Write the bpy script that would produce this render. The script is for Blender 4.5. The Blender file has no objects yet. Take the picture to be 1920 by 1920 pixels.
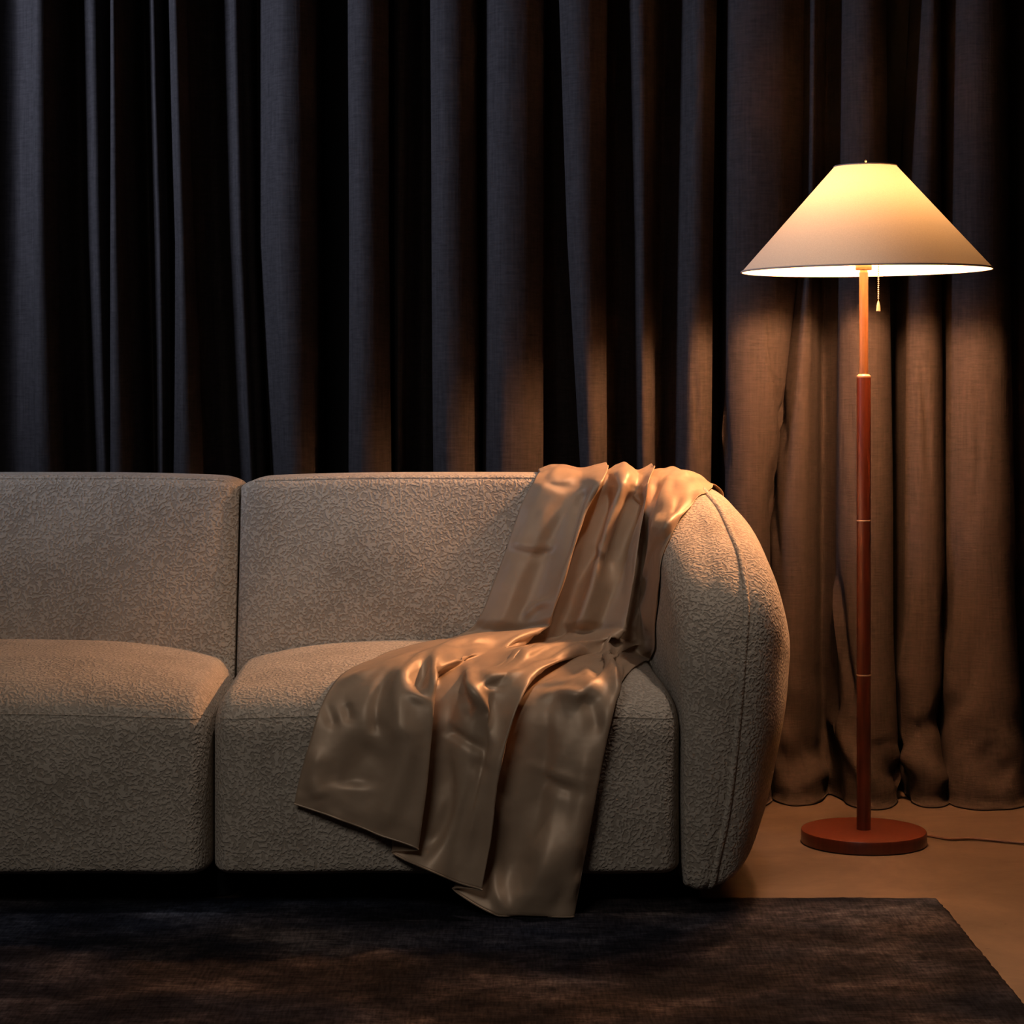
import bpy, bmesh, math, random
import numpy as np
from mathutils import Vector, noise
from mathutils.bvhtree import BVHTree

C = bpy.context.scene.collection
R = math.radians
F = 4147.0; HY = 711.0; CH = 1.04          # focal length in px, horizon row, camera height

def X_(px, D): return (px - 960.0) * D / F
def Z_(py, D): return CH - (py - HY) * D / F
def at(px, py, D): return Vector((X_(px, D), D, Z_(py, D)))

# ------------------------------------------------------------------ helpers
def link(name, verts, faces, mat, parent=None, smooth=True):
    me = bpy.data.meshes.new(name)
    me.from_pydata([tuple(v) for v in verts], [], faces)
    me.update()
    if smooth:
        for p in me.polygons: p.use_smooth = True
        if len(faces) < 20000: me.set_sharp_from_angle(angle=R(42))
    if mat: me.materials.append(mat)
    o = bpy.data.objects.new(name, me); C.objects.link(o)
    if parent: o.parent = parent
    return o

def tag(o, label, cat, group=None):
    o['label'] = label; o['category'] = cat
    if group: o['group'] = group
    return o

def grid_faces(nu, nv, close_u=False, off=0):
    f = []
    for j in range(nv - 1):
        for i in range(nu if close_u else nu - 1):
            a = off + j * nu + i; b = off + j * nu + (i + 1) % nu
            f.append((a, b, b + nu, a + nu))
    return f

def lathe(profile, cx, cy, seg=64):
    """profile: (r, z) from bottom to top; returns verts, faces"""
    v = []
    for r, z in profile:
        for k in range(seg):
            a = 2 * math.pi * k / seg
            v.append((cx + r * math.cos(a), cy + r * math.sin(a), z))
    f = grid_faces(seg, len(profile), True)
    f.append(tuple(range(seg - 1, -1, -1)))
    n = (len(profile) - 1) * seg
    f.append(tuple(range(n, n + seg)))
    return v, f

def tube(pts, r, seg=10, cap=True):
    pts = [Vector(p) for p in pts]
    v = []; n = len(pts)
    up = Vector((0, 0, 1)); prev = None
    for i, p in enumerate(pts):
        t = (pts[min(i + 1, n - 1)] - pts[max(i - 1, 0)]).normalized()
        if prev is None:
            a = t.cross(up)
            if a.length < 1e-3: a = t.cross(Vector((1, 0, 0)))
            a.normalize()
        else:
            a = (prev - t * prev.dot(t)).normalized()
        prev = a; b = t.cross(a)
        rr = r[i] if isinstance(r, (list, tuple)) else r
        for k in range(seg):
            q = 2 * math.pi * k / seg
            v.append(p + (a * math.cos(q) + b * math.sin(q)) * rr)
    f = grid_faces(seg, n, True)
    if cap:
        f.append(tuple(range(seg - 1, -1, -1))); f.append(tuple(range((n - 1) * seg, n * seg)))
    return v, f

def merge(parts):
    V = []; Fc = []
    for v, f in parts:
        o = len(V); V += [tuple(p) for p in v]; Fc += [tuple(i + o for i in q) for q in f]
    return V, Fc

def box(x0, x1, y0, y1, z0, z1):
    v = [(x, y, z) for z in (z0, z1) for y in (y0, y1) for x in (x0, x1)]
    f = [(0, 2, 3, 1), (4, 5, 7, 6), (0, 1, 5, 4), (2, 6, 7, 3), (0, 4, 6, 2), (1, 3, 7, 5)]
    return v, f

def catmull(P, n):
    """P: array (k, d) -> dense centripetal-ish Catmull-Rom, n segments per span"""
    P = np.asarray(P, float)
    Q = np.vstack([2 * P[0] - P[1], P, 2 * P[-1] - P[-2]])
    out = []
    for i in range(1, len(Q) - 2):
        p0, p1, p2, p3 = Q[i - 1], Q[i], Q[i + 1], Q[i + 2]
        m1 = (p2 - p0) * .5; m2 = (p3 - p1) * .5
        for k in range(n):
            t = k / n
            out.append((2*t**3-3*t*t+1)*p1 + (t**3-2*t*t+t)*m1 + (-2*t**3+3*t*t)*p2 + (t**3-t*t)*m2)
    out.append(P[-1])
    return np.array(out)

# ------------------------------------------------------------------ materials
def new_mat(name):
    m = bpy.data.materials.new(name); m.use_nodes = True
    nt = m.node_tree; b = nt.nodes['Principled BSDF']
    return m, nt, b

def N(nt, t, **kw):
    n = nt.nodes.new(t)
    for k, v in kw.items():
        if k in n.inputs.keys(): n.inputs[k].default_value = v
        else: setattr(n, k, v)
    return n

def ramp(nt, pts):
    r = nt.nodes.new('ShaderNodeValToRGB'); e = r.color_ramp.elements
    while len(e) > 2: e.remove(e[-1])
    for i, (p, c) in enumerate(pts):
        if i < 2: e[i].position = p
        else: e.new(p)
        e[i].color = c if len(c) == 4 else (*c, 1)
    return r

def coords(nt, scale=(1, 1, 1)):
    tc = nt.nodes.new('ShaderNodeTexCoord'); mp = nt.nodes.new('ShaderNodeMapping')
    mp.inputs['Scale'].default_value = scale
    nt.links.new(tc.outputs['Object'], mp.inputs['Vector'])
    return mp.outputs['Vector']

def boucle():
    m, nt, b = new_mat('boucle_fabric'); L = nt.links.new
    v = coords(nt)
    wob = N(nt, 'ShaderNodeTexNoise', Scale=38.0, Detail=1.0); L(v, wob.inputs['Vector'])
    mul = N(nt, 'ShaderNodeVectorMath', operation='MULTIPLY_ADD'); L(wob.outputs['Color'], mul.inputs[0])
    mul.inputs[1].default_value = (.012, .012, .012); L(v, mul.inputs[2])
    n1 = N(nt, 'ShaderNodeTexNoise', Scale=165.0, Detail=.6, Roughness=.4); L(mul.outputs[0], n1.inputs['Vector'])
    r1 = ramp(nt, [(.40, (0, 0, 0)), (.62, (1, 1, 1))]); r1.color_ramp.interpolation = 'EASE'
    L(n1.outputs['Fac'], r1.inputs['Fac'])
    n2 = N(nt, 'ShaderNodeTexNoise', Scale=700.0, Detail=2.0); L(v, n2.inputs['Vector'])
    add = N(nt, 'ShaderNodeMath', operation='MULTIPLY_ADD'); L(n2.outputs['Fac'], add.inputs[0]); add.inputs[1].default_value = .22
    L(r1.outputs['Color'], add.inputs[2])
    bp = N(nt, 'ShaderNodeBump', Strength=.62, Distance=.0034); L(add.outputs[0], bp.inputs['Height'])
    L(bp.outputs['Normal'], b.inputs['Normal'])
    big = N(nt, 'ShaderNodeTexNoise', Scale=9.0, Detail=3.0); L(v, big.inputs['Vector'])
    mixf = N(nt, 'ShaderNodeMath', operation='MULTIPLY_ADD'); L(r1.outputs['Color'], mixf.inputs[0]); mixf.inputs[1].default_value = .5
    L(big.outputs['Fac'], mixf.inputs[2])
    cr = ramp(nt, [(.35, (.34, .268, .20)), (1.15, (.53, .43, .33))])  # cavity shade painted into the grooves, plus random tone
    L(mixf.outputs[0], cr.inputs['Fac']); L(cr.outputs['Color'], b.inputs['Base Color'])
    b.inputs['Roughness'].default_value = .95
    b.inputs['Specular IOR Level'].default_value = .12
    b.inputs['Sheen Weight'].default_value = .25; b.inputs['Sheen Roughness'].default_value = .6
    b.inputs['Sheen Tint'].default_value = (.8, .72, .62, 1)
    return m

def silk():
    m, nt, b = new_mat('silk_satin'); L = nt.links.new
    v = coords(nt)
    n = N(nt, 'ShaderNodeTexNoise', Scale=14.0, Detail=3.0); L(v, n.inputs['Vector'])
    cr = ramp(nt, [(.3, (.38, .252, .160)), (.7, (.44, .295, .188))]); L(n.outputs['Fac'], cr.inputs['Fac'])
    L(cr.outputs['Color'], b.inputs['Base Color'])
    w = N(nt, 'ShaderNodeTexNoise', Scale=900.0, Detail=1.0); L(v, w.inputs['Vector'])
    w2 = N(nt, 'ShaderNodeTexNoise', Scale=26.0, Detail=2.0, Roughness=.45); L(v, w2.inputs['Vector'])
    bp2 = N(nt, 'ShaderNodeBump', Strength=.35, Distance=.004); L(w2.outputs['Fac'], bp2.inputs['Height'])
    bp = N(nt, 'ShaderNodeBump', Strength=.12, Distance=.0006); L(w.outputs['Fac'], bp.inputs['Height'])
    L(bp2.outputs['Normal'], bp.inputs['Normal']); L(bp.outputs['Normal'], b.inputs['Normal'])
    b.inputs['Roughness'].default_value = .46
    b.inputs['Metallic'].default_value = .12
    b.inputs['Specular IOR Level'].default_value = .55
    b.inputs['Specular Tint'].default_value = (1, .85, .68, 1)
    b.inputs['Sheen Weight'].default_value = .12; b.inputs['Sheen Roughness'].default_value = .35
    b.inputs['Sheen Tint'].default_value = (.75, .66, .55, 1)
    return m

def linen():
    m, nt, b = new_mat('curtain_linen'); L = nt.links.new
    v = coords(nt, (1, 1, .06))
    n = N(nt, 'ShaderNodeTexNoise', Scale=170.0, Detail=3.0); L(v, n.inputs['Vector'])
    vh = coords(nt, (.10, .10, 1))
    nh = N(nt, 'ShaderNodeTexNoise', Scale=260.0, Detail=2.0); L(vh, nh.inputs['Vector'])
    v3 = coords(nt)
    nb = N(nt, 'ShaderNodeTexNoise', Scale=60.0, Detail=5.0, Roughness=.65); L(v3, nb.inputs['Vector'])
    s = N(nt, 'ShaderNodeMath', operation='ADD'); L(n.outputs['Fac'], s.inputs[0]); L(nh.outputs['Fac'], s.inputs[1])
    s2 = N(nt, 'ShaderNodeMath', operation='MULTIPLY_ADD'); L(nb.outputs['Fac'], s2.inputs[0]); s2.inputs[1].default_value = .8
    L(s.outputs[0], s2.inputs[2])
    cr = ramp(nt, [(.0, (.021, .0155, .0135)), (1.0, (.040, .030, .0265))])
    mr = N(nt, 'ShaderNodeMapRange'); mr.inputs['From Min'].default_value = 1.0; mr.inputs['From Max'].default_value = 1.8
    L(s2.outputs[0], mr.inputs['Value']); L(mr.outputs[0], cr.inputs['Fac'])
    L(cr.outputs['Color'], b.inputs['Base Color'])
    bp = N(nt, 'ShaderNodeBump', Strength=.5, Distance=.0012); L(s2.outputs[0], bp.inputs['Height'])
    L(bp.outputs['Normal'], b.inputs['Normal'])
    b.inputs['Roughness'].default_value = .95; b.inputs['Specular IOR Level'].default_value = .1
    return m

def concrete():
    m, nt, b = new_mat('concrete_floor'); L = nt.links.new
    v = coords(nt)
    n = N(nt, 'ShaderNodeTexNoise', Scale=3.2, Detail=8.0, Roughness=.62, Distortion=.6); L(v, n.inputs['Vector'])
    cr = ramp(nt, [(.34, (.056, .038, .026)), (.50, (.084, .057, .040)), (.68, (.125, .086, .060))]); L(n.outputs['Fac'], cr.inputs['Fac'])
    vo = N(nt, 'ShaderNodeTexNoise', Scale=42.0, Detail=2.0); L(v, vo.inputs['Vector'])
    sp = ramp(nt, [(.22, (.35, .35, .35)), (.27, (1, 1, 1))]); L(vo.outputs['Fac'], sp.inputs['Fac'])
    mx = N(nt, 'ShaderNodeMix', data_type='RGBA', blend_type='MULTIPLY'); mx.inputs[0].default_value = 1
    L(cr.outputs['Color'], mx.inputs[6]); L(sp.outputs['Color'], mx.inputs[7]); L(mx.outputs[2], b.inputs['Base Color'])
    n2 = N(nt, 'ShaderNodeTexNoise', Scale=30.0, Detail=6.0); L(v, n2.inputs['Vector'])
    bp = N(nt, 'ShaderNodeBump', Strength=.2, Distance=.003); L(n2.outputs['Fac'], bp.inputs['Height']); L(bp.outputs['Normal'], b.inputs['Normal'])
    b.inputs['Roughness'].default_value = .62; b.inputs['Specular IOR Level'].default_value = .3
    return m

def rug_mat():
    m, nt, b = new_mat('distressed_rug'); L = nt.links.new
    v = coords(nt, (1, 1.35, 1))
    n = N(nt, 'ShaderNodeTexNoise', Scale=3.4, Detail=12.0, Roughness=.74, Distortion=.15); L(v, n.inputs['Vector'])
    cr = ramp(nt, [(.40, (.0105, .0115, .014)), (.48, (.021, .0212, .024)), (.54, (.034, .033, .035)), (.64, (.090, .086, .086))]); L(n.outputs['Fac'], cr.inputs['Fac'])
    hue = N(nt, 'ShaderNodeTexNoise', Scale=1.3, Detail=3.0); L(v, hue.inputs['Vector'])
    hr = ramp(nt, [(.40, (.75, .85, 1.15)), (.60, (1.15, .92, .82))]); L(hue.outputs['Fac'], hr.inputs['Fac'])
    m0 = N(nt, 'ShaderNodeMix', data_type='RGBA', blend_type='MULTIPLY'); m0.inputs[0].default_value = 1
    L(cr.outputs['Color'], m0.inputs[6]); L(hr.outputs['Color'], m0.inputs[7])
    vx = coords(nt, (1, .10, 1)); a = N(nt, 'ShaderNodeTexNoise', Scale=210.0, Detail=2.0); L(vx, a.inputs['Vector'])
    vy = coords(nt, (.2, 1, 1)); c = N(nt, 'ShaderNodeTexNoise', Scale=120.0, Detail=3.0); L(vy, c.inputs['Vector'])
    s = N(nt, 'ShaderNodeMath', operation='ADD'); L(a.outputs['Fac'], s.inputs[0]); L(c.outputs['Fac'], s.inputs[1])
    mr = N(nt, 'ShaderNodeMapRange'); mr.inputs['From Min'].default_value = .78; mr.inputs['From Max'].default_value = 1.25
    mr.inputs['To Min'].default_value = .62; mr.inputs['To Max'].default_value = 1.4
    L(s.outputs[0], mr.inputs['Value'])
    mx = N(nt, 'ShaderNodeMix', data_type='RGBA', blend_type='MULTIPLY'); mx.inputs[0].default_value = 1
    L(m0.outputs[2], mx.inputs[6]); L(mr.outputs[0], mx.inputs[7]); L(mx.outputs[2], b.inputs['Base Color'])
    bp = N(nt, 'ShaderNodeBump', Strength=.6, Distance=.002); L(s.outputs[0], bp.inputs['Height']); L(bp.outputs['Normal'], b.inputs['Normal'])
    b.inputs['Roughness'].default_value = 1.0; b.inputs['Specular IOR Level'].default_value = .02
    return m

def wood(name, c0, c1, rough):
    m, nt, b = new_mat(name); L = nt.links.new
    v = coords(nt, (1, 1, .05))
    n = N(nt, 'ShaderNodeTexNoise', Scale=120.0, Detail=4.0); L(v, n.inputs['Vector'])
    cr = ramp(nt, [(.35, c0), (.7, c1)]); L(n.outputs['Fac'], cr.inputs['Fac']); L(cr.outputs['Color'], b.inputs['Base Color'])
    b.inputs['Roughness'].default_value = rough; b.inputs['Coat Weight'].default_value = .3; b.inputs['Coat Roughness'].default_value = .3
    return m

def plain(name, col, rough=.6, metal=0.0):
    m, nt, b = new_mat(name)
    n = N(nt, 'ShaderNodeTexNoise', Scale=60.0, Detail=3.0)
    nt.links.new(coords(nt), n.inputs['Vector'])
    cr = ramp(nt, [(.3, tuple(c * .88 for c in col)), (.7, tuple(min(1, c * 1.08) for c in col))])
    nt.links.new(n.outputs['Fac'], cr.inputs['Fac']); nt.links.new(cr.outputs['Color'], b.inputs['Base Color'])
    b.inputs['Roughness'].default_value = rough; b.inputs['Metallic'].default_value = metal
    return m

def shade_mat():
    m = bpy.data.materials.new('lamp_shade_linen'); m.use_nodes = True
    nt = m.node_tree; nt.nodes.clear(); L = nt.links.new
    out = N(nt, 'ShaderNodeOutputMaterial')
    v = coords(nt, (1, 1, 1))
    n = N(nt, 'ShaderNodeTexNoise', Scale=420.0, Detail=2.0); L(v, n.inputs['Vector'])
    c1 = ramp(nt, [(.3, (.58, .50, .41)), (.7, (.66, .57, .47))]); L(n.outputs['Fac'], c1.inputs['Fac'])
    d = N(nt, 'ShaderNodeBsdfDiffuse'); t = N(nt, 'ShaderNodeBsdfTranslucent')
    L(c1.outputs['Color'], d.inputs['Color']); t.inputs['Color'].default_value = (.96, .80, .52, 1)
    mx = N(nt, 'ShaderNodeMixShader'); mx.inputs[0].default_value = SHADE_T
    L(d.outputs[0], mx.inputs[1]); L(t.outputs[0], mx.inputs[2]); L(mx.outputs[0], out.inputs['Surface'])
    return m
SHADE_T = .0195
BULB = 2100.0

M = dict(boucle=boucle(), silk=silk(), linen=linen(), floor=concrete(), rug=rug_mat(),
         redwood=wood('red_lacquered_wood', (.105, .022, .009), (.15, .032, .013), .33),
         paleedge=wood('pale_turned_wood', (.62, .40, .22), (.70, .47, .28), .4),
         brass=plain('brass', (.75, .48, .22), .3, .9),
         chain=plain('bead_chain_metal', (.85, .76, .62), .35, .6),
         tassel=plain('tassel_thread', (.72, .52, .34), .8),
         cord=plain('cord_plastic', (.10, .045, .025), .5),
         trim=plain('shade_trim', (.50, .40, .33), .9),
         wall=plain('plaster_wall', (.16, .14, .13), .9),
         ceil=plain('plaster_ceiling', (.20, .19, .18), .9),
         foot=plain('black_foot', (.02, .02, .02), .6), shade=shade_mat())

# ------------------------------------------------------------------ setting
def struct(name, vf, mat):
    o = link(name, vf[0], vf[1], mat, smooth=False); o['kind'] = 'structure'; return o
struct('floor', box(-4.2, 3.4, -2.0, 5.9, -.1, 0), M['floor'])
struct('ceiling', box(-4.2, 3.4, -2.0, 5.9, 2.8, 2.9), M['ceil'])
struct('wall_back', box(-4.2, 3.4, 5.75, 5.9, 0, 2.8), plain('deep_shade_wall', (.018, .017, .017), .95))  # wall colour darkened so the gaps between curtains look deeply shaded
struct('wall_left', box(-4.3, -4.2, -2.0, 5.9, 0, 2.8), M['wall'])
struct('wall_right', box(3.4, 3.5, -2.0, 5.9, 0, 2.8), M['wall'])
struct('wall_front', box(-4.2, 3.4, -2.1, -2.0, 0, 2.8), M['wall'])

# ------------------------------------------------------------------ rug
def build_rug():
    x0, x1, y0, y1, h = -2.7, .848, 2.1, 4.412, .009
    nx, ny = 300, 160
    V = []; Fc = []
    def pt(i, j, z):
        x = x0 + (x1 - x0) * i / nx; y = y0 + (y1 - y0) * j / ny
        fx = noise.noise(Vector((0, y * 60, 0))) * .004 + noise.noise(Vector((3, y * 9, 0))) * .004
        fy = noise.noise(Vector((x * 60, 7, 0))) * .003 + noise.noise(Vector((x * 7, 7, 0))) * .004
        ex = min(1, max(0, (i / nx - .9) * 10)); ey = min(1, max(0, (j / ny - .9) * 10))
        return (x + fx * ex, y + fy * ey, z)
    for j in range(ny + 1):
        for i in range(nx + 1):
            e = min(i, nx - i, j, ny - j)
            z = h * (.55 if e == 0 else 1) + .0012 * noise.noise(Vector((i * .35, j * .35, 0)))
            V.append(pt(i, j, z))
    Fc = grid_faces(nx + 1, ny + 1)
    ring = [(i, 0) for i in range(nx)] + [(nx, j) for j in range(ny)] + [(i, ny) for i in range(nx, 0, -1)] + [(0, j) for j in range(ny, 0, -1)]
    base = len(V)
    for i, j in ring: V.append(pt(i, j, .0005))
    n = len(ring)
    for k in range(n):
        i, j = ring[k]; i2, j2 = ring[(k + 1) % n]
        Fc.append((j * (nx + 1) + i, base + k, base + (k + 1) % n, j2 * (nx + 1) + i2))
    o = link('rug', V, Fc, M['rug'])
    tag(o, 'dark charcoal distressed flatweave rug lying on the concrete in front of the sofa', 'rug')
build_rug()

# ------------------------------------------------------------------ sofa
def axis_samples(lo, hi, rlo, rhi, nmid, nc=7):
    a = [lo + rlo * k / nc for k in range(nc)]
    b = [lo + rlo + (hi - rhi - lo - rlo) * k / nmid for k in range(nmid)]
    c = [hi - rhi + rhi * k / nc for k in range(nc + 1)]
    return a + b + c

def soft_box(x, y, z, nmid, deform):
    """x=(lo,hi,rlo,rhi) ... box with elliptic edges, each face gridded; deform(p)->p"""
    ax = [axis_samples(*x, nmid[0]), axis_samples(*y, nmid[1]), axis_samples(*z, nmid[2])]
    lim = [x, y, z]
    bm = bmesh.new(); cache = {}
    def vert(p):
        key = tuple(round(c, 6) for c in p)
        if key in cache: return cache[key]
        q = [0] * 3; inner = [0] * 3; rr = [0] * 3
        for k in range(3):
            lo, hi, rl, rh = lim[k]
            inner[k] = min(max(p[k], lo + rl), hi - rh)
            d = p[k] - inner[k]
            rr[k] = rh if d > 0 else rl
            q[k] = d / rr[k]
        l = math.sqrt(sum(c * c for c in q)) or 1
        out = Vector([inner[k] + q[k] / l * rr[k] for k in range(3)])
        cache[key] = bm.verts.new(deform(out))
        return cache[key]
    for k in range(3):
        u, w = [i for i in range(3) if i != k]
        for side, val in ((0, ax[k][0]), (1, ax[k][-1])):
            for i in range(len(ax[u]) - 1):
                for j in range(len(ax[w]) - 1):
                    ps = []
                    for a, b in ((i, j), (i + 1, j), (i + 1, j + 1), (i, j + 1)):
                        p = [0] * 3; p[k] = val; p[u] = ax[u][a]; p[w] = ax[w][b]; ps.append(vert(p))
                    flip = (side == 1) == (k == 1)
                    bm.faces.new(ps[::-1] if flip else ps)
    bmesh.ops.recalc_face_normals(bm, faces=bm.faces)
    V = [v.co.copy() for v in bm.verts]
    bm.verts.index_update()
    Fc = [tuple(v.index for v in f.verts) for f in bm.faces]
    bm.free()
    return V, Fc

sofa = bpy.data.objects.new('sofa', None); C.objects.link(sofa)
sofa.location = (0, 0, 0)
tag(sofa, 'long taupe boucle sofa with rounded piped arm standing in front of the dark curtains', 'sofa')
SX = -.586; SW = .918; FD = 4.28
def smooth(a, b, t):
    t = min(1, max(0, (t - a) / (b - a))); return t * t * (3 - 2 * t)

def seat(x0, x1):
    xc = (x0 + x1) / 2; hw = (x1 - x0) / 2
    def dfm(p):
        s = (p.x - xc) / hw
        zt = smooth(.25, .40, p.z)
        crown = .052 * (1 - abs(s) ** 3.2)
        back = smooth(FD, FD + .25, p.y)
        p.z += zt * (crown * (.35 + .65 * back) + .0 )
        bulge = .012 * (1 - s ** 4) * (1 - ((p.z - .24) / .2) ** 2 if .04 < p.z < .44 else 0)
        if p.y < FD + .2: p.y -= bulge
        # seam gap follows the module to the back
        p.x += -.013 * smooth(FD, 4.8, p.y) if p.x < xc else -.013 * smooth(FD, 4.8, p.y)
        p.z += .003 * noise.noise(p * 5)
        p.y += .003 * noise.noise(p * 4 + Vector((5, 5, 5)))
        return p
    v, f = soft_box((x0 + .002, x1 - .002, .038, .038), (FD, 4.98, .085, .05), (.073, .425, .022, .075), (60, 28, 26), dfm)
    o = link('seat_cushion', v, f, M['boucle'], sofa)
    bv = BVHTree.FromPolygons(v, f)
    pts = []
    for k in range(0, 90):
        x = x0 + .02 + (x1 - x0 - .04) * k / 89
        zz = .386 + .012 * (1 - abs((x - xc) / hw) ** 2) - .006
        hit = bv.ray_cast(Vector((x, 3.5, zz)), Vector((0, 1, 0)))
        if hit[0]: pts.append(hit[0] + Vector((0, .0006, 0)))
    tv, tf = tube(pts, .0022, 6)
    link('stitched_seam', tv, tf, M['boucle'], o)
    return o, v, f

def back(x0, x1):
    xc = (x0 + x1) / 2; hw = (x1 - x0) / 2
    def dfm(p):
        s = (p.x - xc) / hw
        zf = (p.z - .40) / .42
        if p.y < 4.95:
            w = 1 - smooth(4.80, 4.95, p.y)
            p.y += .085 * max(0, min(1.05, zf)) * w
            p.y -= w * .022 * (1 - abs(s) ** 3) * math.sin(math.pi * min(1, max(0, (p.z - .3) / .53)))
        p.z += .010 * (1 - abs(s) ** 3) * smooth(.6, .8, p.z)
        p.y += .004 * noise.noise(p * 4)
        return p
    v, f = soft_box((x0 + .002, x1 - .002, .06, .06), (4.785, 5.09, .026, .05), (.30, .8185, .03, .022), (60, 14, 40), dfm)
    o = link('back_cushion', v, f, M['boucle'], sofa)
    bv = BVHTree.FromPolygons(v, f)
    pts = []
    for k in range(0, 90):
        x = x0 + .035 + (x1 - x0 - .07) * k / 89
        hit = bv.ray_cast(Vector((x, 4.6, 1.1)), Vector((0, .285, -.29)).normalized())
        if hit[0]: pts.append(hit[0])
    tv, tf = tube(pts, .0028, 6)
    link('top_seam', tv, tf, M['boucle'], o)
    return v, f

# ---- arm
S_ctrl = [(4.34, .045), (4.30, .058), (4.288, .10), (4.280, .20), (4.276, .30), (4.278, .40), (4.285, .50), (4.303, .58), (4.345, .64),
          (4.42, .69), (4.52, .73), (4.64, .765), (4.77, .788), (4.88, .800), (4.98, .800), (5.045, .775), (5.075, .70), (5.08, .50), (5.08, .25), (5.07, .09), (5.03, .05)]
XS = [.372, .386, .394, .4147, .428, .4374, .4443, .452, .455, .451, .4425, .434, .423, .415, .41, .40, .40, .40, .40, .39, .385]
XI = [.336, .334, .3335, .333, .333, .331, .322, .313, .308, .305, .302, .30, .30, .30, .30, .30, .30, .30, .30, .31, .32]
RI = [.012, .012, .014, .016, .02, .03, .05, .07, .08, .085, .085, .08, .075, .07, .06, .05, .05, .05, .04, .03, .02]
def arm(sign):
    ctrl = np.array([(a, b, c, d, e) for (a, b), c, d, e in zip(S_ctrl, XS, XI, RI)])
    dense = catmull(ctrl, 9)
    # close the outline along the bottom
    a, b = dense[-1], dense[0]
    extra = [a + (b - a) * t for t in (.1, .2, .3, .4, .5, .6, .7, .8, .9)]
    dense = np.vstack([dense, extra])
    n = len(dense); cen = np.array([4.74, .40])
    rows = []
    NO, NI = 30, 30
    def wrap(px_, d, z, amp):
        return px_
    sec_all = []
    for (D, Zz, xs, xi, ri) in dense:
        s = np.array([D, Zz]); vec = cen - s; L_ = np.linalg.norm(vec); u = vec / L_
        sec = []
        # outer side, centre -> seam
        for k in range(NO, 0, -1):
            a = (k / NO) * math.pi / 2
            g = 1 - math.cos(a) ** 1.25 ; h = math.sin(a) ** .80
            p = s + vec * g
            base = xs + (.445 - xs) * g
            sec.append((base + .138 * h, p[0], p[1]))
        sec.append((xs, D, Zz))
        wband = xs - (xi + ri)
        for k in range(1, 11):
            t = k / 10; bump = .007 * math.sin(math.pi * t)
            sec.append((xs - wband * t, *(s - u * bump)))
        for k in range(1, 11):
            a = k / 10 * math.pi / 2
            p = s + u * ri * (1 - math.cos(a))
            sec.append((xi + ri - ri * math.sin(a), p[0], p[1]))
        for k in range(1, NI - 20 + 1):
            t = k / (NI - 20)
            p = s + u * (ri + (L_ - ri) * t)
            xin = xi + (.305 - xi) * t - .012 * math.sin(math.pi * t * .5) * smooth(.45, .55, p[1])
            sec.append((xin, p[0], p[1]))
        sec_all.append(sec)
    m = len(sec_all[0]); V = []
    for sec in sec_all:
        for (x, y, z) in sec:
            p = Vector((x, y, z))
            q = p + Vector((noise.noise(p * 6), noise.noise(p * 6 + Vector((9, 0, 0))), noise.noise(p * 6 + Vector((0, 9, 0))))) * .0035
            if sign < 0: q.x = 2 * SX - q.x
            V.append(q)
    Fc = []
    for i in range(n):
        for j in range(m - 1):
            a = i * m + j; b = i * m + j + 1; c = ((i + 1) % n) * m + j + 1; d = ((i + 1) % n) * m + j
            Fc.append((a, b, c, d) if sign > 0 else (a, d, c, b))
    o = link('armrest', V, Fc, M['boucle'], sofa)
    me = o.data; bm = bmesh.new(); bm.from_mesh(me)
    bmesh.ops.remove_doubles(bm, verts=bm.verts, dist=.0002); bmesh.ops.recalc_face_normals(bm, faces=bm.faces)
    bm.to_mesh(me); bm.free()
    k0 = 2; k1 = int(9 * 15)
    pts = [V[i * m + NO] for i in range(k0, k1)]
    pts = [p + Vector(((.002 if sign > 0 else -.002), -.001, .001)) for p in pts]
    tv, tf = tube(pts, .0064, 10)
    link('piping', tv, tf, M['boucle'], o)
    return V, Fc

col_parts = []
for k in (0, -1):
    x0 = SX + k * SW
    o, v, f = seat(x0, x0 + SW); col_parts.append((v, f))
    if k == 0: v, f = back(x0 - .015, x0 + SW + .06)
    else: v, f = back(x0 - .045, x0 + SW - .015)
    col_parts.append((v, f))
col_parts.append(arm(1)); arm(-1)
for fx in (-1.50, -.95, -.586, -.2, .36):
    for fy in (4.47, 4.95):
        v, f = lathe([(.02, .0002), (.024, .004), (.024, .085)], fx, fy, 20)
        link('foot', v, f, M['foot'], sofa)
def mesh_vf(o):
    return [v.co.copy() for v in o.data.vertices], [tuple(p.vertices) for p in o.data.polygons]
solid = [mesh_vf(o) for o in sofa.children if o.name.split('.')[0] in ('seat_cushion', 'back_cushion', 'armrest')]
cv, cf = merge(solid)
SOFA_BVH = BVHTree.FromPolygons([Vector(v) for v in cv], cf)
PART_BVH = [BVHTree.FromPolygons([Vector(v) for v in a], b) for a, b in solid]
def push_out(p, gap):
    """lift a point out of every upholstery part it lies in or too close to"""
    for _ in range(2):
        moved = False
        for t in PART_BVH:
            loc, n_, idx, dist = t.find_nearest(p, .12)
            if loc is None: continue
            if (p - loc).dot(n_) < gap:
                p = loc + n_ * (gap + .0003); moved = True
        if not moved: break
    return p

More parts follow.
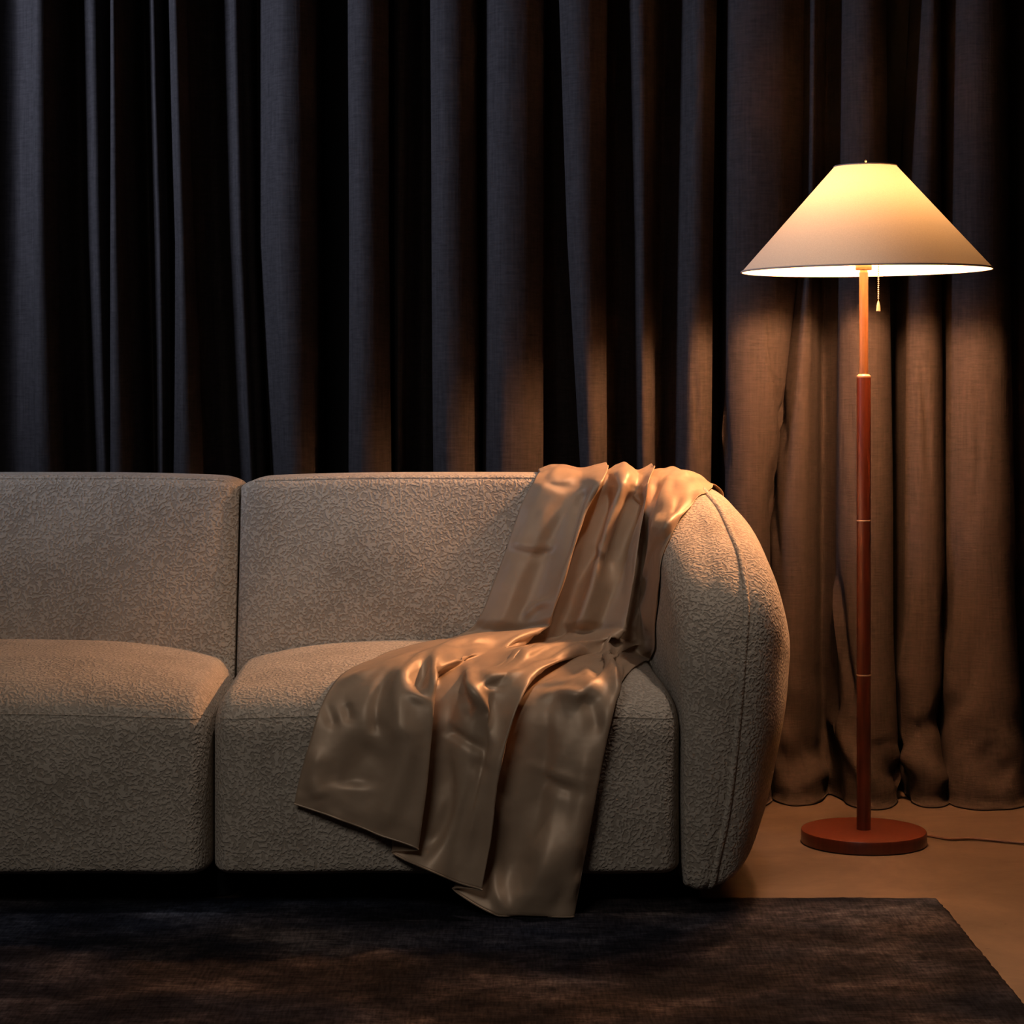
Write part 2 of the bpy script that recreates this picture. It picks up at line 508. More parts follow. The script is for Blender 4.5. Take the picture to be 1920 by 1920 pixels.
# ------------------------------------------------------------------ blanket
# columns run with the pleats (left edge .. right edge), rows from behind the back cushion to the hem.
# each entry: (column px, row px, clearance in cm above the upholstery)
T = {
 'r3': [(1000,903,.4),(1035,903,.6),(1082,904,.6),(1130,899,2.2),(1120,905,.5),(1140,909,.6),(1168,902,2.2),(1194,912,.5),(1216,902,2.2),(1206,908,.6),(1236,905,.9),(1266,899,2.0),(1322,920,.6),(1332,918,.4)],
 'r3b':[(978,945,.4),(1018,948,.8),(1064,950,.7),(1108,945,2.6),(1096,950,.5),(1124,955,.7),(1152,950,2.6),(1180,955,.4),(1209,950,2.8),(1198,955,.5),(1228,955,.9),(1256,950,2.0),(1290,950,.8),(1294,950,.4)],
 'r4': [(962,990,.4),(1000,1000,.9),(1044,1003,.7),(1086,1000,3.2),(1070,1003,.5),(1106,1005,.8),(1134,1000,3.0),(1164,1008,.4),(1200,1000,3.5),(1188,1008,.5),(1213,1005,.9),(1236,1000,2.2),(1262,990,1.0),(1264,990,.4)],
 'r5': [(928,1085,.5),(965,1092,1.0),(1010,1096,.8),(1056,1090,3.8),(1038,1094,.6),(1082,1098,.9),(1112,1095,3.0),(1150,1100,.6),(1187,1090,4.2),(1172,1096,.6),(1196,1098,1.0),(1214,1095,2.4),(1234,1085,1.2),(1237,1090,.4)],
 'r6': [(901,1155,.6),(938,1160,1.2),(986,1163,1.2),(1036,1152,4.2),(1022,1160,.8),(1056,1165,1.2),(1090,1160,3.2),(1132,1162,1.5),(1175,1160,4.8),(1160,1165,.8),(1186,1170,1.2),(1204,1172,2.6),(1226,1160,1.4),(1230,1165,.4)],
 'r7': [(862,1190,.7),(900,1192,1.5),(958,1192,2.4),(1022,1180,4.2),(1012,1196,1.0),(1038,1200,1.2),(1068,1192,3.2),(1104,1192,2.4),(1168,1188,4.6),(1156,1204,.8),(1182,1206,1.2),(1204,1205,2.2),(1226,1205,1.4),(1230,1212,.5)],
 'r8': [(768,1212,.7),(815,1214,1.6),(870,1214,2.8),(930,1212,3.4),(935,1232,1.0),(965,1236,1.2),(1000,1224,3.0),(1044,1218,2.4),(1122,1216,4.2),(1118,1234,.9),(1146,1232,1.4),(1172,1216,3.2),(1200,1230,1.6),(1216,1240,.5)],
 'r8b':[(690,1240,.7),(735,1238,1.5),(785,1234,3.2),(858,1236,3.6),(862,1258,1.0),(900,1262,1.4),(945,1252,3.0),(990,1246,2.2),(1052,1236,4.0),(1052,1262,.9),(1092,1262,1.4),(1135,1246,2.8),(1166,1240,3.4),(1178,1262,.6)],
 'r9': [(634,1272,.7),(682,1272,1.3),(742,1262,3.6),(817,1262,4.2),(808,1290,1.2),(850,1292,1.6),(896,1285,3.2),(940,1278,2.2),(1006,1262,4.0),(998,1292,.9),(1044,1292,1.5),(1100,1282,2.4),(1162,1262,3.2),(1160,1292,.6)],
 'r9b':[(600,1328,.8),(652,1328,1.6),(716,1322,3.4),(813,1314,4.4),(800,1335,1.0),(840,1340,1.6),(884,1338,3.2),(926,1332,2.4),(974,1316,4.4),(962,1340,.9),(1014,1342,1.8),(1078,1338,2.6),(1150,1316,3.6),(1140,1340,.6)],
 'r10':[(580,1395,1.0),(636,1398,2.0),(708,1396,3.0),(807,1392,4.6),(790,1400,1.0),(828,1406,1.8),(876,1406,3.2),(916,1402,2.8),(950,1390,4.8),(938,1405,.9),(1000,1410,2.0),(1062,1410,3.0),(1133,1394,3.8),(1118,1405,.6)],
 'r11':[(563,1455,1.2),(622,1464,2.4),(700,1470,3.2),(799,1478,4.8),(776,1486,1.0),(812,1494,2.0),(858,1500,3.4),(896,1502,3.2),(930,1486,5.0),(916,1505,1.0),(980,1520,2.4),(1042,1520,3.2),(1114,1500,4.0),(1092,1510,.7)],
 'r12':[(556,1485,1.4),(618,1500,2.6),(700,1524,3.4),(791,1544,4.8),(752,1548,1.2),(780,1560,2.2),(834,1574,3.4),(880,1588,3.4),(918,1584,4.8),(890,1596,1.2),(952,1632,2.8),(1016,1634,3.2),(1090,1622,4.0),(1066,1632,1.0)],
 'r13':[(552,1507,1.5),(616,1528,2.6),(700,1560,3.4),(783,1591,4.8),(737,1596,1.4),(752,1608,2.2),(806,1632,3.4),(858,1654,3.6),(904,1668,4.6),(850,1666,1.4),(918,1710,3.0),(985,1728,3.2),(1072,1728,4.0),(1048,1722,1.2)],
}
ORDER = ['r3','r3b','r4','r5','r6','r7','r8','r8b','r9','r9b','r10','r11','r12','r13']
def emboss(G, strokes, proj, first=0, gain=1.0):
    """press soft grooves (-) and ridges (+) into a cloth grid along its own normals"""
    du = np.gradient(G, axis=1); dv = np.gradient(G, axis=0)
    nn = np.cross(du, dv); nn /= (np.linalg.norm(nn, axis=2, keepdims=True) + 1e-9)
    flip = np.where(nn[..., 1:2] * 1.0 - nn[..., 2:3] * .6 > 0, -1.0, 1.0); nn = nn * flip
    px = 960 + F * G[..., 0] / G[..., 1]; py = HY - F * (G[..., 2] - CH) / G[..., 1]
    H = np.zeros(px.shape)
    for pts, w, h in strokes:
        P_ = catmull(np.array(pts, float), 6) if len(pts) > 2 else np.array(pts, float)
        best = np.full(px.shape, 1e9); fade = np.zeros(px.shape)
        m = len(P_) - 1
        for k in range(m):
            a, b = P_[k], P_[k + 1]; ab = b - a; L2 = (ab ** 2).sum() + 1e-9
            t = np.clip(((px - a[0]) * ab[0] + (py - a[1]) * ab[1]) / L2, 0, 1)
            d2 = (px - a[0] - t * ab[0]) ** 2 + (py - a[1] - t * ab[1]) ** 2
            q = (k + t) / m
            fd = np.minimum(1, np.minimum(q, 1 - q) * 4 + .25)
            better = d2 < best
            best = np.where(better, d2, best); fade = np.where(better, fd, fade)
        H += h * .01 * gain * fade * np.exp(-best / (w * w))
    H[:first] = 0
    return G + nn * H[..., None]

# (path in the reference frame, half width, height in cm)
STROKES = [
 # over the back cushion
 ([(952,1017),(1000,1027),(1046,1023)], 5, .45), ([(948,1030),(1000,1038),(1040,1036)], 8, -.5),
 ([(1100,912),(1088,945),(1074,1000),(1062,1060)], 9, -1.0), ([(1120,905),(1094,960),(1078,1010),(1060,1080),(1042,1150)], 5, .9),
 ([(1032,1126),(1005,1138),(985,1158)], 6, .8), ([(1140,920),(1128,960),(1112,1020),(1090,1080)], 9, -1.1),
 ([(1192,918),(1178,960),(1160,1015),(1140,1080)], 11, -1.8), ([(1112,1020),(1138,1042)], 5, .5), ([(1104,1030),(1134,1052)], 6, -.5),
 ([(1232,902),(1216,970),(1198,1080),(1190,1160)], 6, -1.3), ([(1252,900),(1238,960),(1222,1050),(1208,1120),(1218,1190)], 6, 1.0),
 ([(1205,900),(1190,960),(1168,1040),(1160,1120)], 8, -.9), ([(1145,900),(1160,890),(1185,895)], 10, .5),
 ([(1262,905),(1290,915),(1310,905)], 9, .7), ([(1020,900),(1060,912),(1100,900)], 9, -.5), ([(1275,930),(1258,960)], 7, -.7),
 # fanning over the seat
 ([(1034,1180),(980,1196),(900,1203),(840,1218),(808,1240)], 9, 1.3), ([(1020,1194),(960,1208),(905,1214)], 8, -1.2),
 ([(812,1222),(780,1245),(765,1275),(775,1305),(795,1312)], 7, 1.6), ([(798,1240),(786,1265),(784,1290)], 9, -2.4), ([(816,1228),(810,1260),(812,1300)], 6, 1.4),
 ([(756,1252),(748,1290),(752,1340),(742,1400)], 13, 1.6), ([(722,1268),(706,1310),(704,1355),(714,1372)], 9, -1.3),
 ([(878,1252),(884,1285),(902,1325),(920,1380)], 11, 1.7), ([(864,1262),(868,1300),(880,1340)], 10, -1.2), ([(862,1226),(888,1240)], 6, -1.4),
 ([(1172,1180),(1125,1212),(1060,1220),(1000,1228),(945,1242)], 10, 1.4), ([(930,1222),(965,1232),(1000,1242)], 6, .6),
 ([(1166,1200),(1105,1226),(1050,1252),(1000,1278)], 6, -1.8), ([(1060,1240),(1100,1232),(1140,1236)], 6, .5), ([(1080,1250),(1110,1262)], 5, .5),
 ([(1176,1212),(1150,1207),(1138,1226),(1148,1258),(1158,1300)], 7, 1.7), ([(1158,1222),(1160,1240)], 7, -1.5), ([(1134,1238),(1112,1264)], 8, -1.3),
 ([(900,1262),(940,1268),(980,1262)], 8, .5), ([(905,1282),(950,1288)], 7, -.5), ([(1010,1310),(1060,1300),(1110,1306)], 10, .7), ([(1090,1290),(1110,1330),(1120,1380)], 12, -.9),
 ([(640,1280),(690,1262),(740,1242),(790,1222)], 7, .6),
 # hanging part
 ([(648,1318),(656,1352)], 8, -.8), ([(612,1325),(626,1362)], 8, -.8), ([(705,1395),(672,1440),(668,1480)], 34, -1.3),
 ([(764,1340),(768,1400),(740,1490),(718,1560)], 18, 1.3), ([(600,1400),(590,1460),(600,1500)], 16, .8),
 ([(832,1360),(872,1388),(918,1410)], 8, -.9), ([(884,1428),(926,1450)], 8, -.6), ([(930,1350),(925,1420),(900,1500),(870,1620)], 14, .9), ([(840,1420),(838,1520),(800,1600)], 12, -1.0),
 ([(988,1446),(1038,1470),(1092,1488)], 8, -1.0), ([(985,1432),(1040,1454),(1095,1472)], 7, .5), ([(946,1480),(934,1580),(930,1660),(950,1715)], 10, 1.1), ([(1010,1330),(1020,1400),(1005,1560)], 14, -.8),
 ([(1062,1668),(1048,1694),(1044,1712)], 7, -.7), ([(1080,1640),(1062,1690)], 9, .7), ([(1100,1400),(1090,1500),(1070,1640)], 14, .8), ([(980,1600),(990,1680)], 26, -.6),
]
def build_blanket():
    cam = Vector((0, 0, CH))
    rows = []
    # behind the back and over the top: world points along each column
    topx = [1010,1045,1090,1137,1128,1146,1172,1198,1224,1214,1246,1278,1322,1360]
    topc = [.6, 1.6, .9, 2.2, .6, .9, 2.4, .6, 2.3, .7, 1.5, 2.8, 1.8, 1.4]
    topD = 4.97
    def top_z(x, dd):
        hit = SOFA_BVH.ray_cast(Vector((x, dd, 1.5)), Vector((0, 0, -1)))
        return max(hit[0].z if hit[0] else .80, .60)
    for zoff, dd in ((-.30, 5.125), (-.16, 5.125), (-.05, 5.12)):
        rows.append([Vector((X_(px, topD), dd + c * .01, top_z(X_(px, topD), 4.99) + .012 + zoff)) for px, c in zip(topx, topc)])
    for dd in (5.06, 4.96, 4.905):
        r = []
        for px, c in zip(topx, topc):
            x = X_(px, topD)
            if px > 1300: x -= {5.06: 0, 4.96: .006, 4.905: .03}[dd]
            hit = SOFA_BVH.ray_cast(Vector((x, dd, 1.5)), Vector((0, 0, -1)))
            z = max(hit[0].z if hit[0] else (.80 if px < 1300 else .72), .70)
            r.append(Vector((x, dd, z + c * .01)))
        rows.append(r)
    for key in ORDER:
        r = []
        for ci, (px, py, cl) in enumerate(T[key]):
            if ci in (4, 9) and key not in ('r3', 'r13'): px -= 14; cl = .5          # turned under the ridge beside it
            if ci in (5, 10) and key not in ('r3', 'r7', 'r8', 'r8b', 'r13'): px += 4; cl = .6   # floor of the valley
            if ci in (3, 8): cl += .8
            if 0 < ci < 12 and ci not in (4, 5, 9, 10): cl += {'r3': .9, 'r3b': 1.4, 'r4': 1.6, 'r5': 1.6, 'r6': 1.4, 'r7': 1.2, 'r8': 1.0, 'r8b': .9, 'r9': .7}.get(key, 0)
            d = (at(px, py, 1.0) - cam).normalized()
            hit = SOFA_BVH.ray_cast(cam, d) if py < 1640 else (None,)
            p = hit[0] if hit[0] else None
            if p is None: p = at(px, py, FD - .012)
            D = p.y
            # come off the surface towards the viewer side (up / forward)
            p = at(px, py, D)
            nrm = hit[1] if hit[0] else Vector((0, -1, 0))
            if nrm.dot(d) > 0: nrm = -nrm
            # move along the sight line so the clearance above the surface is cl
            k = cl * .01 / max(.30, -nrm.dot(d))
            k = min(k, .085)
            p = p - d * k
            r.append(p)
        rows.append(r)
    A = np.array([[tuple(p) for p in r] for r in rows])      # rows x cols x 3
    nr, nc, _ = A.shape
    SU, SV = 12, 16
    B = np.array([catmull(A[i], SU) for i in range(nr)])      # rows x U x 3
    G = np.array([catmull(B[:, j], SV) for j in range(B.shape[1])])   # U x V x 3
    G = np.transpose(G, (1, 0, 2))
    nv, nu, _ = G.shape
    # small wrinkles
    du = np.gradient(G, axis=1); dv = np.gradient(G, axis=0)
    nn = np.cross(du, dv); nn /= (np.linalg.norm(nn, axis=2, keepdims=True) + 1e-9)
    for j in range(nv):
        for i in range(nu):
            u = i / SU; v = j / SV
            w = noise.noise(Vector((u * 1.6, v * .55, 0))) * .0035 + noise.noise(Vector((u * 3.1 + v * .5, v * 1.3, 4))) * .0016
            n_ = Vector(nn[j, i]);
            if n_.y > 0 and v > 6 : n_ = -n_
            G[j, i] += np.array(n_) * w
    # creases and standing folds
    G = emboss(G, STROKES, lambda p: (960 + F * p[0] / p[1], HY - F * (p[2] - CH) / p[1]), first=int(4.5 * SV), gain=1.3)
    # keep above the upholstery
    for it in range(3):
        for j in range(nv):
            for i in range(nu):
                p = Vector(G[j, i])
                if p.z < .05: continue
                G[j, i] = np.array(push_out(p, .0035))
        if it < 2:
            K = G.copy()
            K[1:-1, 1:-1] = (G[1:-1, 1:-1] * 2 + G[:-2, 1:-1] + G[2:, 1:-1] + G[1:-1, :-2] + G[1:-1, 2:]) / 6
            G = K
    G[:, :, 2] = np.maximum(G[:, :, 2], .0125)
    V = G.reshape(-1, 3)
    o = link('throw_blanket', V, grid_faces(nu, nv), M['silk'])
    so = o.modifiers.new('thickness', 'SOLIDIFY'); so.thickness = .0016; so.offset = 0
    # rolled hem along the lower edge
    hem = [Vector(p) for p in G[-1]]
    tv, tf = tube(hem, .0019, 6)
    link('hem', tv, tf, M['silk'], o)
    tag(o, 'bronze satin throw blanket draped in pleats over the sofa back and seat', 'blanket')
build_blanket()

# ------------------------------------------------------------------ curtains
ZT, ZM, ZB = Z_(0, 5.5), Z_(450, 5.5), Z_(885, 5.5)
# (left, right) px of each fold at the top of the frame, mid height and just above the sofa; softness of both flanks, depth
RID = {
 'A': [((-500,-430),(-500,-430),(-500,-430),6,8,.05),((-380,-300),(-385,-300),(-385,-300),4,8,.04),((-240,-190),(-240,-190),(-240,-190),6,8,.03),((-130,-50),(-130,-50),(-130,-55),2,8,.045),
       ((62,100),(66,104),(66,118),2,10,.10),((160,184),(170,192),(186,204),12,4,.05),((208,230),(207,238),(207,252),-4,16,.10),
       ((280,296),(290,308),(296,312),10,6,.055),((322,347),(333,362),(330,378),14,3,.10),((430,452),(440,462),(462,480),12,14,.055),((508,592),(506,594),(530,596),24,1,.12)],
 'B': [((654,728),(655,727),(655,732),-5,0,.12),((740,764),(738,760),(740,756),4,6,.05),((807,893),(809,892),(813,897),-5,6,.12),((915,1018),(915,1018),(910,1019),8,-1,.12),
       ((1047,1138),(1063,1136),(1088,1138),-5,-3,.13),((1178,1226),(1190,1224),(1193,1226),2,4,.09),((1290,1345),(1280,1337),(1272,1334),14,-2,.10)],
 'C': [((1366,1505),(1363,1500),(1360,1452),-3,10,.11),((1516,1540),(1512,1530),(1466,1526),10,12,.075),((1583,1664),(1578,1668),(1574,1674),6,-3,.11)],
 'D': [((1730,1766),(1704,1768),(1698,1772),-3,6,.085),((1795,1888),(1790,1893),(1786,1902),8,4,.11),((1945,2010),(1945,2010),(1950,2010),6,6,.10),((2060,2140),(2060,2140),(2060,2140),4,8,.11),((2200,2260),(2200,2260),(2200,2260),4,8,.09),((2330,2420),(2330,2420),(2330,2420),4,8,.11)],
}
DC = 5.56
CREASES = [
 ([(1440,620),(1456,720),(1476,840)], 5, -1.4), ([(1425,600),(1445,700),(1452,800),(1446,900)], 7, .7), ([(1446,860),(1450,960),(1462,1060)], 6, -1.0),
 ([(1352,700),(1358,800),(1366,870)], 5, -.8), ([(1590,700),(1600,860),(1610,1000)], 7, -.6), ([(1720,640),(1735,760),(1740,900)], 6, -.7),
 ([(1300,700),(1308,780),(1316,870)], 5, -.6), ([(1830,720),(1836,860),(1815,1000)], 7, -.8), ([(1795,1000),(1780,1100),(1770,1200)], 7, -1.2),
 ([(1570,1080),(1580,1200),(1602,1330)], 8, -1.6), ([(1560,1330),(1590,1400),(1640,1485)], 16, 1.6), ([(1455,1440),(1500,1425),(1545,1392)], 34, -2.2),
 ([(1500,1480),(1530,1452),(1560,1450)], 18, 1.2), ([(1650,1380),(1660,1430),(1690,1470)], 24, -1.5),
 ([(1678,1412),(1730,1440),(1780,1480)], 22, 2.0), ([(1700,1380),(1760,1350),(1800,1300)], 20, -1.0), ([(1830,1400),(1860,1440),(1900,1462)], 34, -2.0),
 ([(1690,1300),(1700,1220),(1716,1120)], 10, 1.2), ([(1800,1340),(1822,1260),(1830,1180)], 12, -1.4),
]
def curtain(key, label, seed):
    pts = []       # each: (xt, xm, xb, d)
    rs = RID[key]
    dv = 0.0
    for k, (t, m_, b, sl, sr, dep) in enumerate(rs):
        prev = rs[k - 1] if k else None
        def q(f, extra=0):   # f fraction between L and R
            return tuple(a + (c - a) * f + extra for a, c in (t, m_, b))
        if k == 0: pts.append((*q(0, -1 - max(0, sl)), -.12))
        pts.append((*q(0, -sl + 2), .012))
        pts.append((*q(0, 0), dep * .62))
        pts.append((*q(.30), dep * 1.0))
        pts.append((*q(.72), dep * .92))
        pts.append((*q(1, 0), dep * .50))
        pts.append((*q(1, sr - 2), .010))
        if k + 1 < len(rs):
            nx = rs[k + 1]
            mid = tuple((a[1] + sr + c[0] - nx[3]) / 2 for a, c in ((t, nx[0]), (m_, nx[1]), (b, nx[2])))
            pts.append((*mid, -.05))
        else: pts.append((*q(1, 2 + max(0, sr)), -.12))
    P = catmull(np.array(pts, float), 7)
    zs = list(np.linspace(2.72, .34, 56)) + list(np.linspace(.33, .02, 44))
    V = []
    nu = len(P)
    for z in zs:
        for i, (xt, xm, xb, d) in enumerate(P):
            if z >= ZM: a = min(1.6, (z - ZM) / (ZT - ZM)); px = xm + (xt - xm) * a
            else: a = min(1.25, (ZM - z) / (ZM - ZB)); px = xm + (xb - xm) * a
            low = smooth(.55, .0, z); s = i * .045
            dd = d
            x = X_(px, 5.5)
            # loosening near the floor
            dd = d * (1 + .25 * low) + low * (.02 + .035 * noise.noise(Vector((x * 4.5, seed, 0))) )
            x += low * .05 * noise.noise(Vector((x * 5, seed + 3, z * 2)))
            kick = smooth(.20, .0, z)
            dd += kick * (.035 + .06 * max(0, noise.noise(Vector((x * 7, seed + 7, 1)))) )
            # crumples in the slack part
            dd += low * .014 * noise.noise(Vector((x * 11 + z * 5, z * 9, seed)))
            dd += smooth(1.4, .5, z) * .006 * noise.noise(Vector((x * 16 + z * 3, z * 4, seed + 11)))
            x += .004 * noise.noise(Vector((x * 8, z * 1.1, seed + 5)))
            y = DC - dd
            V.append((x, y, z))
    G = emboss(np.array(V).reshape(len(zs), nu, 3), CREASES, None)
    V = [tuple(p) for p in G.reshape(-1, 3)]
    # skirt lying on the floor
    last = V[-nu:]
    for r, (fw, zz) in enumerate(((.010, .008), (.022, .004), (.034, .005), (.042, .0035))):
        for i, (x, y, z) in enumerate(last):
            e = .6 + .8 * noise.noise(Vector((x * 9, seed, 2)))
            V.append((x, y - fw * max(.15, e), zz + (.006 * max(0, noise.noise(Vector((x * 14, seed, r * .4)))) if r < 3 else .0)))
    o = link('curtain', V, grid_faces(nu, len(zs) + 4), M['linen'])
    so = o.modifiers.new('thickness', 'SOLIDIFY'); so.thickness = .003; so.offset = 1
    tag(o, label, 'curtain', 'floor length curtains behind the sofa')
curtain('A', 'dark curtain panel at the far left behind the left half of the sofa', 1.3)
curtain('B', 'dark curtain panel behind the middle of the sofa and the draped blanket', 4.7)
curtain('C', 'brown curtain panel between the sofa arm and the lamp pole, lit by the lamp', 9.1)
curtain('D', 'dark curtain panel at the far right of the lamp pole', 14.2)

# ------------------------------------------------------------------ floor lamp
LD = 4.963; LX = X_(1619.5, LD)
lamp = bpy.data.objects.new('floor_lamp', None); C.objects.link(lamp)
tag(lamp, 'lit floor lamp with cream cone shade and red-brown pole beside the sofa arm', 'lamp')
def lz(py): return Z_(py, LD)
v, f = lathe([(.1365, .0003), (.1395, .002), (.1395, .027), (.1385, .0292), (.1365, .0300), (.0158, .0302)], LX, LD, 128)
o = link('base', v, f, M['redwood'], lamp)
v, f = lathe([(.0158, .030), (.0158, .034), (.0156, lz(1266))], LX, LD, 40)
pole = link('pole', v, f, M['redwood'], lamp)
v, f = lathe([(.0158, lz(1265.4)), (.0158, lz(977.3))], LX, LD, 40); link('pole_section', v, f, M['redwood'], pole)
v, f = lathe([(.0158, lz(974.8)), (.0160, lz(707.5))], LX, LD, 40); link('pole_section', v, f, M['redwood'], pole)
for y in (1265.4, 976.0):
    v, f = lathe([(.0150, lz(y + 2)), (.0163, lz(y + 1)), (.0163, lz(y - 1)), (.0150, lz(y - 2))], LX, LD, 40)
    link('joint_ring', v, f, M['paleedge'], pole)
v, f = lathe([(.0160, lz(707.5)), (.0160, lz(705)), (.0115, lz(701.5))], LX, LD, 40); link('collar', v, f, M['paleedge'], lamp)
v, f = lathe([(.0101, lz(702)), (.0101, lz(511))], LX, LD, 12)
link('upper_pole', v, f, wood('bulb_lit_wood', (.24, .10, .034), (.32, .14, .05), .40), lamp, smooth=False)  # lighter orange colour stands in for the bulb's glow on the pole
v, f = lathe([(.0085, lz(511)), (.0085, lz(505))], LX, LD, 24); link('neck_ring', v, f, M['brass'], lamp)
v, f = lathe([(.0175, lz(506)), (.0182, lz(505)), (.0182, lz(495)), (.0175, lz(494))], LX, LD, 32)
cap = link('collar', v, f, bpy.data.materials['bulb_lit_wood'], lamp)
v, f = lathe([(.014, lz(494)), (.016, lz(480)), (.016, lz(455)), (.010, lz(448))], LX, LD, 24); sock = link('socket', v, f, M['brass'], lamp)
# bulb
BZ = 1.395
bm_, nt_, b_ = new_mat('warm_bulb_glass')
b_.inputs['Base Color'].default_value = (1, .9, .75, 1)
b_.inputs['Emission Color'].default_value = (1, .50, .235, 1); b_.inputs['Emission Strength'].default_value = BULB
bz0 = lz(448)
prof = [(.010, bz0), (.012, bz0 + .008), (.02, bz0 + .022), (.028, bz0 + .040), (.030, bz0 + .052), (.027, bz0 + .066), (.018, bz0 + .077), (.006, bz0 + .0815)]
v, f = lathe(prof, LX, LD, 32); bulb = link('bulb', v, f, bm_, lamp)
# shade
SXc = LX + .0045; zb = lz(507.0); zt = lz(312.0); tilt = R(-.6)
Rb, Rt = .2785, .0690
def tilted(v):
    c, s = math.cos(tilt), math.sin(tilt)
    out = []
    for x, y, z in v:
        dx, dz = x - LX, z - (zb + zt) / 2
        out.append((LX + dx * c + dz * s, y, (zb + zt) / 2 - dx * s + dz * c))
    return out
seg = 128; prof = []
nrow = 24
for k in range(nrow + 1): prof.append((Rb + (Rt - Rb) * k / nrow, zb + (zt - zb) * k / nrow))
v = []
for r, z in prof:
    for k in range(seg):
        a = 2 * math.pi * k / seg; v.append((SXc + r * math.cos(a), LD + r * math.sin(a), z))
sh = link('lamp_shade', tilted(v), grid_faces(seg, len(prof), True), M['shade'], lamp)
def ring(r, z, rad):
    pts = [(SXc + r * math.cos(2 * math.pi * k / 96), LD + r * math.sin(2 * math.pi * k / 96), z) for k in range(97)]
    v, f = tube(pts, rad, 8, False); return tilted(v), f
v, f = ring(Rb, zb, .0022); link('lower_trim', v, f, M['trim'], sh)
v, f = ring(Rt, zt, .0018); link('upper_trim', v, f, M['trim'], sh)
parts = []
for k in range(3):
    a = 2 * math.pi * k / 3 + .5
    parts.append(tube([(SXc + Rt * math.cos(a), LD + Rt * math.sin(a), zt - .001), (SXc, LD, zt - .006)], .0012, 6))
parts.append(tube([(SXc, LD, zt - .008), (SXc, LD, zt + .004)], .003, 8))
# harp: two wires from the socket up to the spider
for s in (-1, 1):
    hp = [(LX + s * .012, LD, lz(470)), (LX + s * .035, LD, lz(440)), (LX + s * .042, LD, lz(400)), (LX + s * .030, LD, lz(350)), (SXc, LD, zt - .008)]
    parts.append(tube(catmull(hp, 6), .0011, 6))
v, f = merge(parts); link('shade_carrier', v, f, M['brass'], lamp)
v, f = lathe([(.002, zt + .003), (.0032, zt + .006), (.0016, zt + .009), (.0030, zt + .0125), (.0008, zt + .016)], SXc, LD, 16)
link('finial', v, f, M['brass'], lamp)
# pull chain
cx, cyD = X_(1647, LD - .03), LD - .03
parts = []
z = lz(470)
parts.append(tube([(cx, cyD, z), (cx, cyD, Z_(564, cyD))], .0006, 5))
parts.append(tube([(LX + .014, LD - .006, z + .002), (cx, cyD, z)], .0015, 6))
zz = z
while zz > Z_(563, cyD):
    bm = bmesh.new(); bmesh.ops.create_icosphere(bm, subdivisions=1, radius=.0021)
    parts.append(([(p.co.x + cx, p.co.y + cyD, p.co.z + zz) for p in bm.verts], [tuple(q.index for q in fc.verts) for fc in bm.faces])); bm.free()
    zz -= .0047
v, f = merge(parts); ch = link('pull_chain', v, f, M['chain'], lamp)
zt0, zt1 = Z_(564, cyD), Z_(583, cyD)
h = zt0 - zt1
v, f = lathe([(.0046, zt1), (.0044, zt1 + .1 * h), (.0040, zt1 + .3 * h), (.0036, zt1 + .55 * h), (.0024, zt1 + .8 * h), (.0012, zt0)], cx, cyD, 20)
v = [(cx + (x - cx) * (1 + .12 * math.sin(9 * math.atan2(y - cyD, x - cx))), cyD + (y - cyD), z + (.0008 * math.sin(5 * math.atan2(y - cyD, x - cx)) if z < zt1 + .001 else 0)) for x, y, z in v]
link('tassel', v, f, M['tassel'], ch)
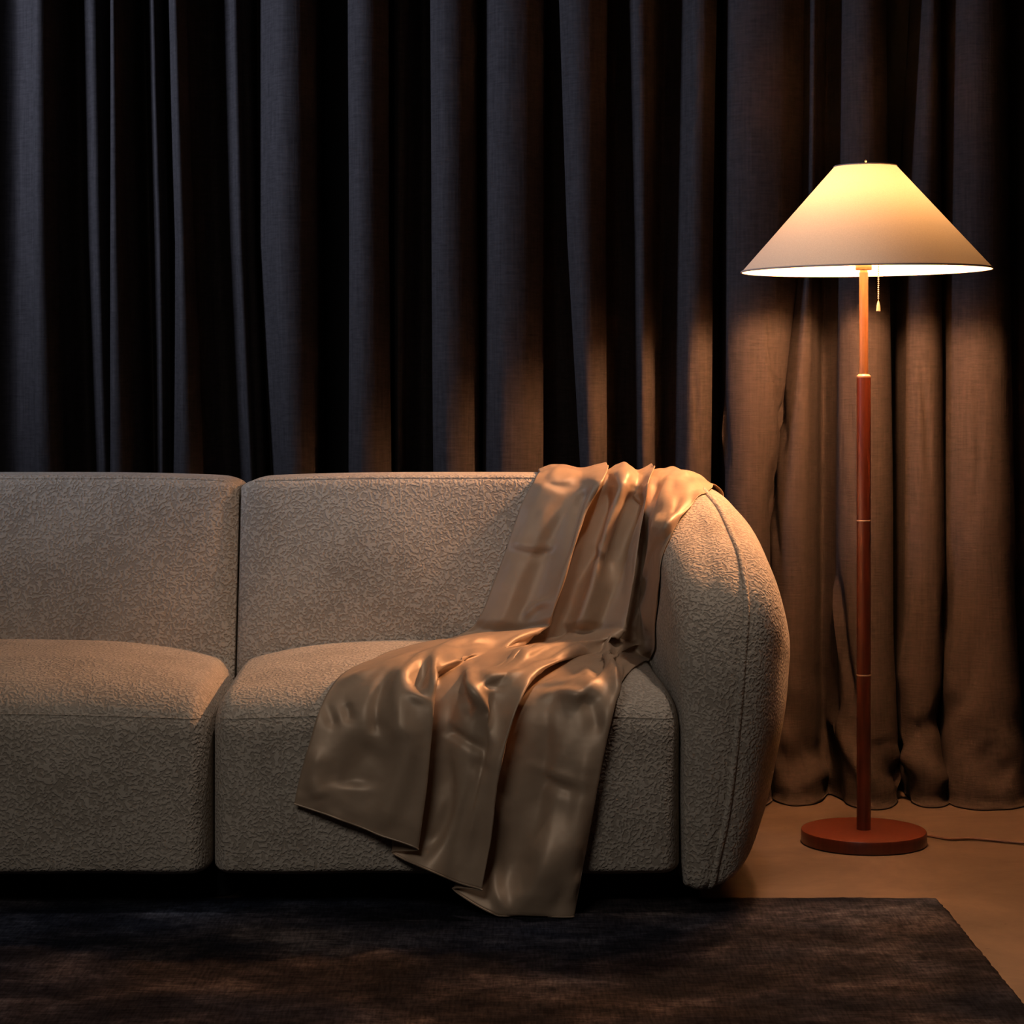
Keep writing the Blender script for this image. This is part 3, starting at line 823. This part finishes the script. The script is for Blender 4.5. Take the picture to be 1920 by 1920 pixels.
# cord
cp = [(LX + .136, LD + .02, .012), (LX + .155, LD + .022, .010), (X_(1780, 4.98), 4.98, .0045), (X_(1825, 4.99), 4.985, .0045), (X_(1870, 4.97), 4.96, .0045),
      (X_(1925, 4.94), 4.935, .0045), (X_(2000, 4.9), 4.94, .0045), (X_(2100, 5.0), 5.02, .0045), (1.75, 5.2, .0045)]
v, f = tube(catmull(cp, 10), .0032, 8); link('power_cord', v, f, M['cord'], lamp)

# ------------------------------------------------------------------ lights
def light(name, kind, loc, energy, color, **kw):
    d = bpy.data.lights.new(name, kind); d.energy = energy; d.color = color
    for k, q in kw.items(): setattr(d, k, q)
    o = bpy.data.objects.new(name, d); C.objects.link(o); o.location = loc
    return o
def aim(o, tgt):
    o.rotation_euler = (Vector(tgt) - o.location).to_track_quat('-Z', 'Y').to_euler()
# added cool area light from the left onto the upper curtains, no window there
w = light('cool_left_fill', 'AREA', (-3.7, 3.3, 2.3), 26, (.50, .66, 1.0), shape='RECTANGLE', size=.9, size_y=.9); aim(w, (-1.1, 5.5, 2.1)); w.data.spread = R(52)
# weak unseen fill added on the near side to lift the sofa front
c = light('front_fill', 'AREA', (-1.0, 1.5, 2.6), 4.2, (1.0, .97, .94), shape='DISK', size=1.4); aim(c, (-.1, 4.5, .2)); c.data.spread = R(75)
# two unseen warm spots added over the sofa to brighten back and seats
for sx_, tx_, e_ in ((.75, .10, 46), (-.10, -.75, 24)):
    p = light('sofa_fill_spot', 'SPOT', (sx_, 4.28, 2.72), e_, (1.0, .86, .77), spot_size=R(42), spot_blend=.7, shadow_soft_size=.06); aim(p, (tx_, 4.78, .5))

wld = bpy.data.worlds.new('World'); bpy.context.scene.world = wld; wld.use_nodes = True
wld.node_tree.nodes['Background'].inputs[0].default_value = (.5, .6, .8, 1)
wld.node_tree.nodes['Background'].inputs[1].default_value = .01

# ------------------------------------------------------------------ camera
cd = bpy.data.cameras.new('camera'); cam = bpy.data.objects.new('camera', cd); C.objects.link(cam)
cam.location = (0, 0, CH); cam.rotation_euler = (R(90), 0, 0)
cd.sensor_width = 36; cd.lens = F / 1920 * 36; cd.shift_y = -(960 - HY) / 1920
sc = bpy.context.scene; sc.camera = cam
sc.view_settings.view_transform = 'Standard'; sc.view_settings.look = 'None'
sc.view_settings.exposure = 0; sc.view_settings.gamma = 1; sc.view_settings.use_curve_mapping = False
sc.cycles.use_denoising = True
sc.cycles.max_bounces = 7
